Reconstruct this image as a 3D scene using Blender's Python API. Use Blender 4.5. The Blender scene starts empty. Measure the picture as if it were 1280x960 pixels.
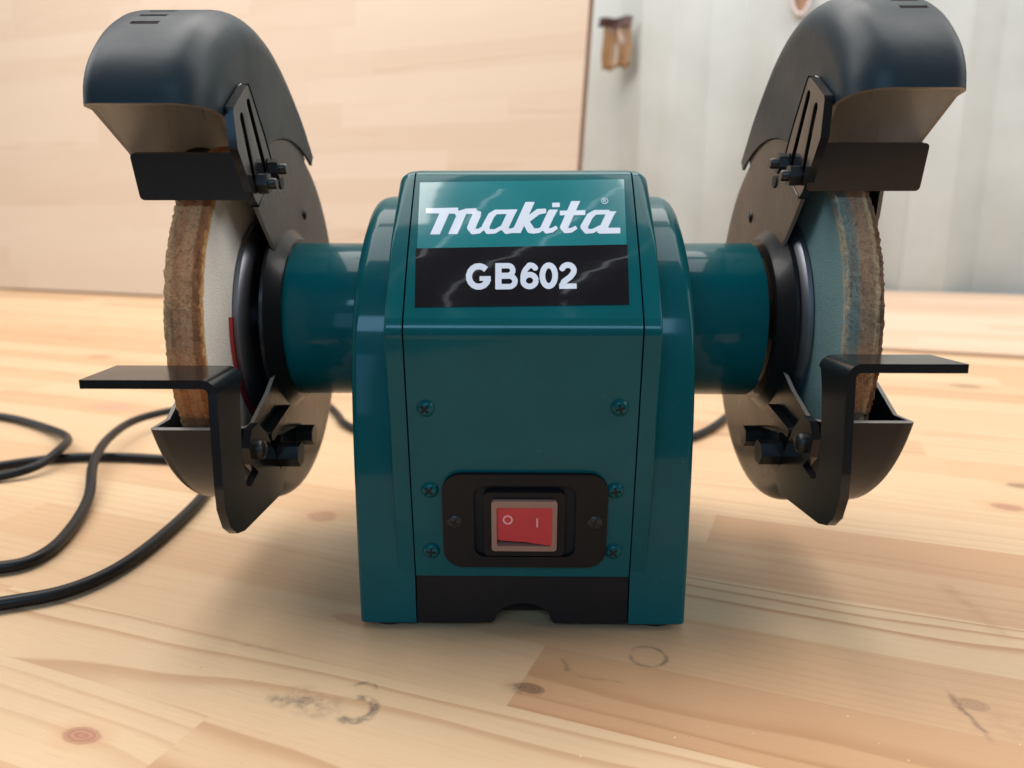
import bpy, bmesh, math, random
import numpy as np
from mathutils import Vector, Matrix
random.seed(7)
R = math.radians
MM = 0.001
sc = bpy.context.scene
COL = sc.collection

# ------------------------------------------------------------------ camera
CAM_H, CAM_D, PITCH, YAW = 0.162, 0.355, 12.2, 0.82
cd = bpy.data.cameras.new('camera')
cam = bpy.data.objects.new('camera', cd)
COL.objects.link(cam)
cam.location = (0, -CAM_D, CAM_H)
cam.rotation_euler = (R(90 - PITCH), 0, R(YAW))
cd.sensor_width = 36
cd.lens = 36 * 965 / 1280
cd.clip_start = 0.01
cd.clip_end = 50
cd.dof.use_dof = True
cd.dof.focus_distance = 0.285
cd.dof.aperture_fstop = 10.0
sc.camera = cam

# ------------------------------------------------------------------ world and lamps
w = bpy.data.worlds.new('World')
sc.world = w
w.use_nodes = True
bg = w.node_tree.nodes['Background']
bg.inputs[0].default_value = (1.0, 0.97, 0.93, 1)
bg.inputs[1].default_value = 0.13


def area(name, loc, target, sx, sy, power, col):
    ld = bpy.data.lights.new(name, 'AREA')
    ld.shape = 'RECTANGLE'
    ld.size, ld.size_y = sx, sy
    ld.energy = power
    ld.color = col
    o = bpy.data.objects.new(name, ld)
    COL.objects.link(o)
    o.location = loc
    d = Vector(target) - Vector(loc)
    o.rotation_euler = d.to_track_quat('-Z', 'Y').to_euler()
    return o


area('window_light', (-1.85, 0.35, 0.85), (0.1, 0.30, 0.08), 1.2, 1.1, 7, (0.84, 0.92, 1.0))
area('roof_light', (-1.30, 0.30, 2.05), (-0.10, 0.15, 0), 1.1, 2.4, 56, (1.0, 0.96, 0.92))
area('roof_light', (1.35, 0.30, 2.05), (0.10, 0.15, 0), 1.1, 2.4, 42, (1.0, 0.96, 0.92))
area('skylight', (-0.10, 1.15, 2.0), (0, 0.35, 0), 1.8, 0.7, 28, (1.0, 0.955, 0.90))
area('right_fill', (1.9, -0.5, 1.0), (0, 0.1, 0.1), 1.2, 1.0, 11, (1.0, 0.96, 0.92))  # added fill from the right to brighten the left wheel face, no known window
area('roof_window', (-0.15, -1.9, 1.25), (-0.02, -0.08, 0.12), 1.3, 0.3, 15.0, (0.36, 0.68, 1.0))
area('doorway_light', (-0.66, -1.9, 0.28), (-0.06, -0.07, 0.08), 0.45, 0.7, 2.4, (0.30, 0.62, 1.0))
for (x, y, rz, ln) in ((-0.26, -0.50, 66, 1.0), (0.04, -0.45, 62, 1.2), (0.32, -0.55, 64, 0.9)):
    o = area('strip_lamp', (x, y, 2.05), (x, y, 0), ln, 0.006, 0.12, (0.9, 0.96, 1.0))
    o.rotation_euler = (0, 0, R(rz))

sc.view_settings.view_transform = 'Standard'
sc.view_settings.look = 'None'
sc.view_settings.gamma = 1
sc.view_settings.exposure = 0.06
sc.cycles.max_bounces = 8

# ------------------------------------------------------------------ node helpers


class NT:
    def __init__(self, name):
        self.m = bpy.data.materials.new(name)
        self.m.use_nodes = True
        self.t = self.m.node_tree
        self.b = self.t.nodes['Principled BSDF']

    def n(self, kind, **kw):
        x = self.t.nodes.new(kind)
        for k, v in kw.items():
            setattr(x, k, v)
        return x

    def put(self, sock, v):
        if isinstance(v, bpy.types.NodeSocket):
            self.t.links.new(v, sock)
        elif v is not None:
            sock.default_value = v

    def math(self, op, a, b=None, c=None, clamp=False):
        x = self.n('ShaderNodeMath', operation=op, use_clamp=clamp)
        self.put(x.inputs[0], a)
        self.put(x.inputs[1], b)
        self.put(x.inputs[2], c)
        return x.outputs[0]

    def vec(self, op, a, b=None):
        x = self.n('ShaderNodeVectorMath', operation=op)
        self.put(x.inputs[0], a)
        self.put(x.inputs[1], b)
        return x.outputs['Value'] if op in ('LENGTH', 'DOT_PRODUCT', 'DISTANCE') else x.outputs[0]

    def comb(self, x, y, z):
        c = self.n('ShaderNodeCombineXYZ')
        for i, v in enumerate((x, y, z)):
            self.put(c.inputs[i], v)
        return c.outputs[0]

    def sep(self, v):
        s = self.n('ShaderNodeSeparateXYZ')
        self.put(s.inputs[0], v)
        return s.outputs

    def noise(self, v, scale, detail=3, rough=0.5, dist=0.0):
        x = self.n('ShaderNodeTexNoise')
        self.put(x.inputs['Vector'], v)
        x.inputs['Scale'].default_value = scale
        x.inputs['Detail'].default_value = detail
        x.inputs['Roughness'].default_value = rough
        x.inputs['Distortion'].default_value = dist
        return x.outputs['Fac']

    def ramp(self, f, a, b, lo=0.0, hi=1.0):
        x = self.n('ShaderNodeMapRange', interpolation_type='SMOOTHSTEP')
        self.put(x.inputs[0], f)
        x.inputs[1].default_value, x.inputs[2].default_value = a, b
        x.inputs[3].default_value, x.inputs[4].default_value = lo, hi
        return x.outputs[0]

    def mix(self, f, a, b, mode='MIX'):
        x = self.n('ShaderNodeMix', data_type='RGBA', blend_type=mode)
        self.put(x.inputs[0], f)
        for s, v in ((x.inputs[6], a), (x.inputs[7], b)):
            self.put(s, (v[0], v[1], v[2], 1) if isinstance(v, tuple) else v)
        return x.outputs[2]

    def bump(self, h, strength, dist):
        x = self.n('ShaderNodeBump')
        x.inputs['Strength'].default_value = strength
        x.inputs['Distance'].default_value = dist
        self.put(x.inputs['Height'], h)
        self.put(self.b.inputs['Normal'], x.outputs[0])

    def set(self, **kw):
        names = dict(base='Base Color', rough='Roughness', metal='Metallic', coat='Coat Weight', coatr='Coat Roughness',
                     spec='Specular IOR Level', trans='Transmission Weight', ior='IOR', sss='Subsurface Weight')
        for k, v in kw.items():
            s = self.b.inputs[names[k]]
            self.put(s, (v[0], v[1], v[2], 1) if isinstance(v, tuple) else v)
        return self.m

    def obj(self):
        return self.n('ShaderNodeTexCoord').outputs['Object']

    def pos(self):
        return self.n('ShaderNodeNewGeometry').outputs['Position']


def paint(name, col, rough=0.3, coat=0.5, coatr=0.08, peel=0.02, speck=None, metal=0.0, spec=0.5):
    t = NT(name)
    p = t.obj()
    n1 = t.noise(p, 60, 3)
    c = t.mix(t.ramp(n1, 0.3, 0.75, 0, 0.35), col, tuple(x * 0.75 for x in col))
    if speck:
        f = t.noise(p, 700, 2, 0.6)
        c = t.mix(t.ramp(f, 0.74, 0.80), c, speck)
    dust = t.noise(p, 900, 2, 0.7)
    t.set(base=c, rough=t.ramp(t.noise(p, 25, 4), 0.2, 0.8, rough * 0.8, rough * 1.25), coat=coat, coatr=coatr, metal=metal, spec=spec)
    t.bump(t.math('ADD', t.noise(p, 180, 2), t.math('MULTIPLY', dust, 0.15)), peel, 0.002)
    return t.m


TEAL = paint('teal_enamel', (0.001, 0.078, 0.088), 0.30, 0.26, 0.07, 0.03, (0.08, 0.15, 0.15), spec=0.06)
BLACK = paint('black_enamel', (0.009, 0.009, 0.010), 0.30, 0.10, 0.12, 0.04, spec=0.2)
HOODM = paint('hood_enamel', (0.009, 0.019, 0.026), 0.46, 0.05, 0.3, 0.05, spec=0.2)
SATIN = paint('black_satin', (0.008, 0.008, 0.009), 0.20, 0.12, 0.08, 0.01, spec=0.32)
PLASTIC = paint('black_plastic', (0.008, 0.007, 0.008), 0.55, 0.0, 0.3, 0.06, spec=0.22)
RUBBER = paint('black_rubber', (0.012, 0.012, 0.013), 0.6, 0.0, 0.3, 0.05)
CORD = paint('cord_rubber', (0.007, 0.007, 0.008), 0.42, 0.0, 0.3, 0.03, spec=0.25)
STEEL = paint('grey_steel', (0.20, 0.205, 0.23), 0.42, 0.0, 0.3, 0.03, metal=0.9)
EDGE = paint('worn_paint_edge', (0.16, 0.14, 0.125), 0.45, 0.0, 0.3, 0.1)
DARKSTEEL = paint('blackened_steel', (0.028, 0.027, 0.027), 0.4, 0.0, 0.3, 0.05, metal=0.5)
INNER = paint('hood_lining', (0.93, 0.89, 0.83), 0.30, 0.6, 0.12, 0.04, metal=0.15)
HOLE = paint('dark_recess', (0.004, 0.004, 0.004), 0.8, 0.0, 0.3, 0.02)
RED = paint('red_plastic', (0.50, 0.014, 0.032), 0.35, 0.25, 0.2, 0.02)
PAPER = paint('red_paper', (0.40, 0.03, 0.035), 0.75, 0.0, 0.3, 0.03)
PINKMARK = paint('pink_print', (0.78, 0.34, 0.36), 0.5, 0.0, 0.3, 0.01)
BOOT = paint('clear_boot_plastic', (0.25, 0.135, 0.105), 0.35, 0.3, 0.2, 0.05)
LTEAL = paint('label_teal', (0.002, 0.160, 0.175), 0.16, 0.8, 0.03, 0.004)
LBLACK = paint('label_black', (0.005, 0.0045, 0.007), 0.14, 0.6, 0.03, 0.004, spec=0.25)
LWHITE = paint('label_white', (0.66, 0.69, 0.76), 0.2, 0.7, 0.04, 0.004)


def wheel_material(name, face, bands):
    """face colour on the flat sides; bands: (x position, colour) across the rim, outward."""
    t = NT(name)
    p = t.obj()
    x, y, z = t.sep(p)
    ax = t.math('ABSOLUTE', x)
    r = t.math('SQRT', t.math('ADD', t.math('MULTIPLY', y, y), t.math('MULTIPLY', z, z)))
    fine = t.noise(p, 900, 3, 0.65)
    ang = t.math('ARCTAN2', y, z)
    streak = t.noise(t.comb(t.math('MULTIPLY', ax, 260), t.math('MULTIPLY', ang, 2.2), 0), 1.0, 4, 0.6)
    wob = t.math('MULTIPLY', t.math('SUBTRACT', t.noise(t.comb(ang, t.math('MULTIPLY', ax, 60), 0), 14, 6, 0.8), 0.5), 0.0042)
    axw = t.math('ADD', ax, wob)
    c = bands[0][1]
    for (a, cc) in bands[1:]:
        c = t.mix(t.ramp(axw, a - 0.0005, a + 0.0005), c, cc)
    c = t.mix(t.ramp(fine, 0.45, 0.75, 0, 0.5), c, (0.050, 0.026, 0.014))
    c = t.mix(t.ramp(streak, 0.5, 0.75, 0, 0.7), c, (0.12, 0.045, 0.020))
    c = t.mix(t.ramp(t.noise(p, 1400, 2, 0.6), 0.64, 0.74, 0, 0.6), c, (0.60, 0.36, 0.18))
    fw = t.math('ADD', r, t.math('MULTIPLY', t.math('SUBTRACT', t.noise(p, 240, 4, 0.7), 0.5), 0.004))
    fc = t.mix(t.ramp(t.noise(p, 45, 5, 0.6), 0.35, 0.8, 0, 0.35), face, tuple(v * 0.72 for v in face))
    fc = t.mix(t.ramp(t.noise(p, 1500, 2), 0.6, 0.75, 0, 0.25), fc, tuple(v * 0.5 for v in face))
    fc = t.mix(t.ramp(fw, 0.0728, 0.0748), fc, (0.46, 0.27, 0.10))
    t.set(base=t.mix(t.ramp(r, 0.0738, 0.0752), fc, c), rough=0.85, spec=0.2)
    t.bump(t.math('ADD', fine, t.noise(p, 2200, 2, 0.7)), 0.5, 0.0012)
    return t.m


WHEEL_W = wheel_material('white_wheel_grit', (0.80, 0.755, 0.69),
                         [(0, (0.60, 0.33, 0.12)), (0.1180, (0.34, 0.13, 0.05)), (0.1212, (0.52, 0.26, 0.125)), (0.1255, (0.47, 0.215, 0.10)), (0.1290, (0.56, 0.31, 0.15))])
WHEEL_G = wheel_material('green_wheel_grit', (0.13, 0.225, 0.235),
                         [(0, (0.17, 0.22, 0.205)), (0.1172, (0.36, 0.29, 0.19)), (0.1181, (0.17, 0.205, 0.18)), (0.1220, (0.31, 0.19, 0.115)), (0.1274, (0.45, 0.31, 0.17)), (0.1290, (0.16, 0.085, 0.05))])  # last band paints the thin shadow at the outer rim edge into the colour


def wood_material(name, pale, tan, toneshift, knots=(), rings=(), lines=(), smears=(), rough=0.42, field=None, seed=0.0, grain=1.0, spread=1.0):
    t = NT(name)
    p = t.obj()
    info = t.n('ShaderNodeObjectInfo')
    tint = t.n('ShaderNodeSeparateColor')
    t.put(tint.inputs[0], info.outputs['Color'])
    rnd = tint.outputs[2]
    x, y, z = t.sep(p)
    if field:      # staves too far away to tell apart: rows and lengths from the coordinates
        wd, ln = field
        row = t.math('FLOOR', t.math('DIVIDE', y, wd))
        wn = t.n('ShaderNodeTexWhiteNoise', noise_dimensions='2D')
        t.put(wn.inputs[0], t.comb(row, 3.1, 0))
        pc = t.math('FLOOR', t.math('ADD', t.math('DIVIDE', x, ln), t.math('MULTIPLY', wn.outputs[0], 7)))
        wn2 = t.n('ShaderNodeTexWhiteNoise', noise_dimensions='2D')
        t.put(wn2.inputs[0], t.comb(row, pc, 0))
        rnd = wn2.outputs[0]
        y = t.math('SUBTRACT', y, t.math('MULTIPLY', t.math('ADD', row, 0.5), wd))
    r1 = t.math('FRACT', t.math('ADD', t.math('MULTIPLY', rnd, 7.31), seed))
    tn = r1 if field else tint.outputs[0]
    r2 = t.math('FRACT', t.math('MULTIPLY', rnd, 23.7))
    r3 = t.math('FRACT', t.math('MULTIPLY', rnd, 61.3))
    xo = t.math('ADD', x, t.math('MULTIPLY', r1, 9.0))
    q = t.comb(t.math('MULTIPLY', xo, 2.2), t.math('MULTIPLY', y, 9), t.math('ADD', z, r2))
    warp = t.noise(q, 1.0, 3, 0.55)
    yc = t.math('ADD', y, t.math('MULTIPLY', t.math('SUBTRACT', r2, 0.5), 0.10))
    zc = t.math('ADD', z, t.math('ADD', 0.028, t.math('MULTIPLY', r3, 0.04)))
    d = t.math('SQRT', t.math('ADD', t.math('MULTIPLY', yc, yc), t.math('MULTIPLY', zc, zc)))
    d = t.math('ADD', d, t.math('MULTIPLY', warp, 0.013))
    ph = t.math('FRACT', t.math('MULTIPLY', d, t.math('ADD', 250, t.math('MULTIPLY', r1, 170))))
    ring = t.math('MULTIPLY', t.math('ADD', t.ramp(ph, 0.62, 0.90, 0, 0.85), t.ramp(ph, 0.0, 0.8, 0, 0.15)), t.ramp(ph, 1.0, 0.93))
    amp = t.math('MULTIPLY', t.ramp(r3, 0.2, 1.0, 0.2, 0.8) if field else tint.outputs[1], t.ramp(t.noise(q, 0.7, 2), 0.3, 0.7, 0.35, 1.0))
    fib = t.noise(t.comb(t.math('MULTIPLY', xo, 9), t.math('MULTIPLY', y, 900), t.math('MULTIPLY', z, 900)), 1.0, 3, 0.6)
    pore = t.noise(t.comb(t.math('MULTIPLY', xo, 60), t.math('MULTIPLY', y, 1500), 0), 1.0, 2, 0.5)
    tone = t.math('ADD', t.math('MULTIPLY', tn, 0.85), t.math('MULTIPLY', t.noise(t.comb(t.math('MULTIPLY', xo, 1.5), t.math('MULTIPLY', y, 14), 5), 1.0, 3), 0.4))
    base = t.mix(t.ramp(tone, 0.20 - toneshift, 1.0 - toneshift, 0, spread), pale, tan)
    late = t.mix(0.8, base, (0.40, 0.20, 0.085), 'MULTIPLY')
    late = t.mix(0.45, late, (0.42, 0.22, 0.10))
    c = t.mix(t.math('MULTIPLY', t.math('MULTIPLY', ring, amp), grain), base, late)
    c = t.mix(t.ramp(fib, 0.35, 0.75, 0, 0.30 * grain), c, t.mix(0.55, c, (0.44, 0.25, 0.13)))
    c = t.mix(t.ramp(pore, 0.60, 0.78, 0, 0.22 * grain), c, (0.28, 0.15, 0.07))
    wp = t.pos()
    if knots or rings or lines or smears:
        wx, wy, wz = t.sep(wp)
        ca, sa = math.cos(R(20.5)), math.sin(R(20.5))
        U = t.math('SUBTRACT', t.math('MULTIPLY', wx, ca), t.math('MULTIPLY', wy, sa))
        N = t.math('ADD', t.math('MULTIPLY', wx, sa), t.math('MULTIPLY', wy, ca))
        jit = t.math('SUBTRACT', t.noise(wp, 220, 3, 0.6), 0.5)
        jit2 = t.math('SUBTRACT', t.noise(wp, 70, 3, 0.6), 0.5)
        for (u, n, ru, rn, col, st) in knots:
            a = t.math('DIVIDE', t.math('SUBTRACT', U, u), ru)
            b = t.math('DIVIDE', t.math('SUBTRACT', N, n), rn)
            e = t.math('SQRT', t.math('ADD', t.math('MULTIPLY', a, a), t.math('MULTIPLY', b, b)))
            e = t.math('ADD', e, t.math('MULTIPLY', jit2, 0.9))
            c = t.mix(t.ramp(e, 2.3, 0.9, 0, 0.35 * st), c, (0.45, 0.22, 0.10))
            c = t.mix(t.math('MULTIPLY', t.ramp(e, 1.1, 0.75, 0, st), t.ramp(t.math('FRACT', t.math('MULTIPLY', e, 3.0)), 0, 1, 0.6, 1)), c, col)
        for (u, n, rad, wd, col, st, a0, a1) in rings:
            a = t.math('SUBTRACT', U, u)
            b = t.math('SUBTRACT', N, n)
            e = t.math('SQRT', t.math('ADD', t.math('MULTIPLY', a, a), t.math('MULTIPLY', b, b)))
            e = t.math('ABSOLUTE', t.math('SUBTRACT', t.math('ADD', e, t.math('MULTIPLY', jit2, 0.0018)), rad))
            an = t.math('ARCTAN2', b, a)
            f = t.math('MULTIPLY', t.ramp(e, wd, wd * 0.25, 0, st), t.ramp(an, a0, a0 + 0.5))
            f = t.math('MULTIPLY', f, t.ramp(an, a1, a1 - 0.5))
            c = t.mix(t.math('MULTIPLY', f, t.ramp(jit, -0.25, 0.15)), c, col)
        for (u0, n0, u1, n1, wd, col, st) in lines:
            L = math.hypot(u1 - u0, n1 - n0)
            du, dn = (u1 - u0) / L, (n1 - n0) / L
            a = t.math('SUBTRACT', U, u0)
            b = t.math('SUBTRACT', N, n0)
            al = t.math('ADD', t.math('MULTIPLY', a, du), t.math('MULTIPLY', b, dn))
            ac = t.math('ABSOLUTE', t.math('ADD', t.math('SUBTRACT', t.math('MULTIPLY', a, -dn), t.math('MULTIPLY', b, -du)), t.math('MULTIPLY', jit2, 0.008)))
            f = t.math('MULTIPLY', t.ramp(ac, wd, 0.0, 0, st), t.math('MULTIPLY', t.ramp(al, 0, L * 0.2), t.ramp(al, L, L * 0.75)))
            c = t.mix(t.math('MULTIPLY', f, t.ramp(jit, -0.3, 0.2)), c, col)
        for (u, n, ru, rn, col, st) in smears:
            a = t.math('DIVIDE', t.math('SUBTRACT', U, u), ru)
            b = t.math('DIVIDE', t.math('SUBTRACT', N, n), rn)
            e = t.math('SQRT', t.math('ADD', t.math('MULTIPLY', a, a), t.math('MULTIPLY', b, b)))
            c = t.mix(t.math('MULTIPLY', t.ramp(t.math('ADD', e, jit2), 1.2, 0.2, 0, st), t.ramp(jit, -0.2, 0.25)), c, col)
        # sawdust and dirt specks
        sp = t.noise(wp, 420, 2, 0.5)
        c = t.mix(t.ramp(sp, 0.765, 0.79, 0, 0.55), c, (0.16, 0.09, 0.05))
        sp2 = t.noise(t.vec('ADD', wp, (3.3, 1.7, 0)), 520, 2, 0.5)
        c = t.mix(t.ramp(sp2, 0.76, 0.79, 0, 0.6), c, (0.85, 0.72, 0.55))
        dirt = t.noise(wp, 7, 5, 0.65)
        c = t.mix(t.ramp(dirt, 0.52, 0.78, 0, 0.22), c, (0.42, 0.27, 0.17))
    t.set(base=c, rough=t.ramp(fib, 0.2, 0.8, rough, rough + 0.15), spec=0.35)
    t.bump(t.math('ADD', t.math('MULTIPLY', ring, 0.12), t.math('ADD', fib, t.math('MULTIPLY', pore, 0.5))), 0.18, 0.0006)
    return t.m


RB, DK = (0.30, 0.12, 0.075), (0.12, 0.065, 0.04)
SMOKE = (0.11, 0.085, 0.065)
knots = [(-0.083, -0.180, 0.0070, 0.0042, RB, 0.9), (0.042, -0.104, 0.006, 0.003, DK, 0.8), (0.237, 0.158, 0.010, 0.006, RB, 0.8),
         (0.253, 0.203, 0.010, 0.005, DK, 0.75), (-0.437, 0.150, 0.020, 0.012, (0.47, 0.25, 0.19), 0.75), (-0.120, 0.004, 0.009, 0.007, RB, 0.6),
         (-0.041, -0.086, 0.012, 0.004, RB, 0.55), (0.270, 0.518, 0.016, 0.009, DK, 0.6), (-0.66, 0.33, 0.018, 0.012, RB, 0.5),
         (0.185, -0.058, 0.006, 0.0035, DK, 0.45), (-0.45, 0.52, 0.02, 0.014, RB, 0.4)]
rings_ = [(0.0765, -0.069, 0.0068, 0.0013, SMOKE, 0.65, -3.2, 3.2), (-0.0085, -0.1365, 0.0062, 0.0026, SMOKE, 0.85, -2.2, 2.3),
          (-0.012, -0.1265, 0.0045, 0.0015, SMOKE, 0.6, 0.2, 3.1)]
lines_ = [(0.178, -0.050, 0.188, -0.080, 0.0016, DK, 0.8), (0.187, 0.040, 0.200, 0.012, 0.006, (0.34, 0.19, 0.07), 0.6),
          (0.197, 0.018, 0.206, -0.010, 0.006, (0.34, 0.19, 0.07), 0.4), (0.046, -0.082, 0.052, -0.090, 0.0016, DK, 0.7),
          (0.052, -0.090, 0.075, -0.0905, 0.0012, (0.32, 0.17, 0.08), 0.7), (0.205, -0.056, 0.211, -0.07, 0.002, DK, 0.5),
          (-0.075, -0.118, -0.052, -0.1165, 0.0018, (0.30, 0.19, 0.12), 0.45)]
smears_ = [(-0.026, -0.139, 0.016, 0.008, SMOKE, 0.75), (-0.036, -0.142, 0.006, 0.004, SMOKE, 0.8), (0.040, -0.106, 0.008, 0.004, SMOKE, 0.6),
           (0.195, -0.066, 0.02, 0.012, (0.34, 0.22, 0.12), 0.4)]
PALE, TAN = (0.58, 0.415, 0.255), (0.46, 0.265, 0.14)
WOOD = wood_material('pine_tabletop', PALE, TAN, 0.0, knots, rings_, lines_, smears_)
WOODFAR = wood_material('pine_tabletop_far', PALE, TAN, 0.0, field=(0.0405, 0.46), seed=0.3, grain=0.6, spread=0.6)
WOODPANEL = wood_material('pine_panel', (0.62, 0.49, 0.375), (0.56, 0.42, 0.31), 0.05, rough=0.45, seed=0.55, grain=0.4, spread=0.8)
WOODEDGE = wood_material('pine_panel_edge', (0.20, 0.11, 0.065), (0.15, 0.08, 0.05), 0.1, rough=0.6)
WOODBOARD = wood_material('pine_sheet', (0.62, 0.47, 0.35), (0.56, 0.39, 0.27), 0.05, field=(0.06, 0.7), seed=0.8, grain=0.6)


def wall_material():
    t = NT('white_wall_paint')
    p = t.pos()
    x, y, z = t.sep(p)
    c = t.mix(t.ramp(t.noise(p, 4, 4, 0.6), 0.35, 0.75), (0.53, 0.555, 0.535), (0.46, 0.48, 0.455))
    st = t.noise(t.comb(t.math('MULTIPLY', x, 14), t.math('MULTIPLY', y, 14), t.math('MULTIPLY', z, 1.2)), 1, 4, 0.6)
    c = t.mix(t.ramp(st, 0.55, 0.8, 0, 0.4), c, (0.45, 0.40, 0.31))
    t.set(base=c, rough=0.42, spec=0.4)
    t.bump(t.noise(p, 30, 3), 0.05, 0.004)
    return t.m


WALL = wall_material()


def tape_material():
    t = NT('brown_tape_film')
    p = t.obj()
    x, y, z = t.sep(p)
    c = t.mix(t.ramp(t.noise(p, 40, 4, 0.6), 0.35, 0.7), (0.27, 0.145, 0.055), (0.20, 0.095, 0.035))
    wr = t.noise(t.comb(t.math('MULTIPLY', x, 130), y, t.math('MULTIPLY', z, 16)), 1.0, 3, 0.6)
    c = t.mix(t.ramp(wr, 0.56, 0.68, 0, 0.8), c, (0.55, 0.45, 0.34))
    t.set(base=c, rough=0.35, coat=0.3)
    return t.m


TAPE = tape_material()
TAPEDARK = paint('dark_tape_fold', (0.055, 0.018, 0.014), 0.5, 0.1, 0.3, 0.1)
PALEWRAP = paint('pale_wrap', (0.62, 0.55, 0.55), 0.5, 0.1, 0.3, 0.05)
ORANGEWRAP = paint('tan_wrap', (0.42, 0.24, 0.13), 0.5, 0.1, 0.3, 0.05)

# ------------------------------------------------------------------ mesh helpers


def link(name, me, mats, parent=None, smooth=35):
    o = bpy.data.objects.new(name, me)
    COL.objects.link(o)
    for m in (mats if isinstance(mats, (list, tuple)) else [mats]):
        me.materials.append(m)
    if smooth:
        for p in me.polygons:
            p.use_smooth = True
        me.set_sharp_from_angle(angle=R(smooth))
    if parent:
        o.parent = parent
    return o


def from_bm(name, bm, mats, parent=None, smooth=35, bevel=0, segs=2, flip=False, bang=32):
    if bevel:
        es = [e for e in bm.edges if len(e.link_faces) == 2 and e.calc_face_angle(0) > R(bang)]
        if es:
            bmesh.ops.bevel(bm, geom=es, offset=bevel, segments=segs, profile=0.5, affect='EDGES', clamp_overlap=True)
    bmesh.ops.recalc_face_normals(bm, faces=bm.faces[:])
    me = bpy.data.meshes.new(name)
    bm.to_mesh(me)
    bm.free()
    o = link(name, me, mats, parent, smooth)
    if bevel:
        wn = o.modifiers.new('normals', 'WEIGHTED_NORMAL')
        wn.keep_sharp = True
        wn.weight = 80
    return o


def prism_bm(loops, a0, a1, place, bm=None):
    """loops: list of 2-D loops (first outer, rest holes); extruded from a0 to a1; place(a, p, q) -> Vector"""
    bm = bm or bmesh.new()
    rings = []
    for lp in loops:
        A = [bm.verts.new(place(a0, *p)) for p in lp]
        B = [bm.verts.new(place(a1, *p)) for p in lp]
        rings.append((A, B))
        n = len(lp)
        for i in range(n):
            bm.faces.new((A[i], A[(i + 1) % n], B[(i + 1) % n], B[i]))
    if len(loops) == 1:
        bm.faces.new(rings[0][0])
        bm.faces.new(rings[0][1])
    elif len(loops) == 2 and len(loops[0]) == len(loops[1]):
        n = len(loops[0])
        for k in (0, 1):
            P, Q = rings[0][k], rings[1][k]
            for i in range(n):
                bm.faces.new((P[i], P[(i + 1) % n], Q[(i + 1) % n], Q[i]))
    else:
        for k in (0, 1):
            es = []
            for rg in rings:
                V = rg[k]
                for i in range(len(V)):
                    es.append(bm.edges.get((V[i], V[(i + 1) % len(V)])))
            bmesh.ops.triangle_fill(bm, edges=es, use_beauty=True)
    return bm


def XYZ(a, p, q):      # extrude along X, loop in (Y, Z)
    return Vector((a, p, q)) * MM


def YXZ(a, p, q):      # extrude along Y, loop in (X, Z)
    return Vector((p, a, q)) * MM


def rrect(x0, x1, y0, y1, r, n=6):
    pts = []
    for cx, cy, s in ((x1 - r, y1 - r, 0), (x0 + r, y1 - r, 90), (x0 + r, y0 + r, 180), (x1 - r, y0 + r, 270)):
        for i in range(n + 1):
            a = R(s + 90 * i / n)
            pts.append((cx + r * math.cos(a), cy + r * math.sin(a)))
    return pts


def catmull(pts, per=6):
    out = []
    P = [Vector(p) for p in pts]
    for i in range(len(P) - 1):
        a, b, c, d = P[max(i - 1, 0)], P[i], P[i + 1], P[min(i + 2, len(P) - 1)]
        for k in range(per):
            t = k / per
            out.append(0.5 * ((2 * b) + (c - a) * t + (2 * a - 5 * b + 4 * c - d) * t * t + (3 * b - a - 3 * c + d) * t ** 3))
    out.append(P[-1])
    return out


def resample(pts, n):
    P = [Vector(p) for p in pts]
    L = [0]
    for i in range(1, len(P)):
        L.append(L[-1] + (P[i] - P[i - 1]).length)
    out = []
    j = 0
    for k in range(n):
        s = L[-1] * k / (n - 1)
        while j < len(P) - 2 and L[j + 1] < s:
            j += 1
        f = (s - L[j]) / max(L[j + 1] - L[j], 1e-9)
        out.append(P[j].lerp(P[j + 1], min(max(f, 0), 1)))
    return out


def lathe_bm(prof, segs, place, bm=None, closed=True):
    """prof: (r, a) pairs; place(a, dy, dz)"""
    bm = bm or bmesh.new()
    rows = []
    for (r, a) in prof:
        if r < 1e-6:
            rows.append([bm.verts.new(place(a, 0, 0))])
        else:
            rows.append([bm.verts.new(place(a, r * math.cos(2 * math.pi * i / segs), r * math.sin(2 * math.pi * i / segs))) for i in range(segs)])
    for A, B in zip(rows, rows[1:]):
        for i in range(segs):
            j = (i + 1) % segs
            if len(A) == 1 and len(B) > 1:
                bm.faces.new((A[0], B[j], B[i]))
            elif len(B) == 1 and len(A) > 1:
                bm.faces.new((A[i], A[j], B[0]))
            elif len(A) > 1:
                bm.faces.new((A[i], A[j], B[j], B[i]))
    return bm


def bake(o, smooth=35):
    """apply the modifiers of o and shade the result by angle"""
    ev = o.evaluated_get(bpy.context.evaluated_depsgraph_get())
    me = bpy.data.meshes.new_from_object(ev)
    o.modifiers.clear()
    old = o.data
    o.data = me
    bpy.data.meshes.remove(old)
    for p in me.polygons:
        p.use_smooth = True
    me.set_sharp_from_angle(angle=R(smooth))


def tag(o, label, cat, kind=None, group=None):
    o['label'] = label
    o['category'] = cat
    if kind:
        o['kind'] = kind
    if group:
        o['group'] = group


def empty(name, loc=(0, 0, 0), rot=(0, 0, 0)):
    o = bpy.data.objects.new(name, None)
    o.empty_display_size = 0.05
    COL.objects.link(o)
    o.location = loc
    o.rotation_euler = rot
    return o


# ------------------------------------------------------------------ table of glued pine staves
TH = R(-20.5)        # the planks run 20.5 degrees off the picture plane, right end nearer


def un(u, n, z=0.0):
    return Vector((u * math.cos(TH) - n * math.sin(TH), u * math.sin(TH) + n * math.cos(TH), z))


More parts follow.
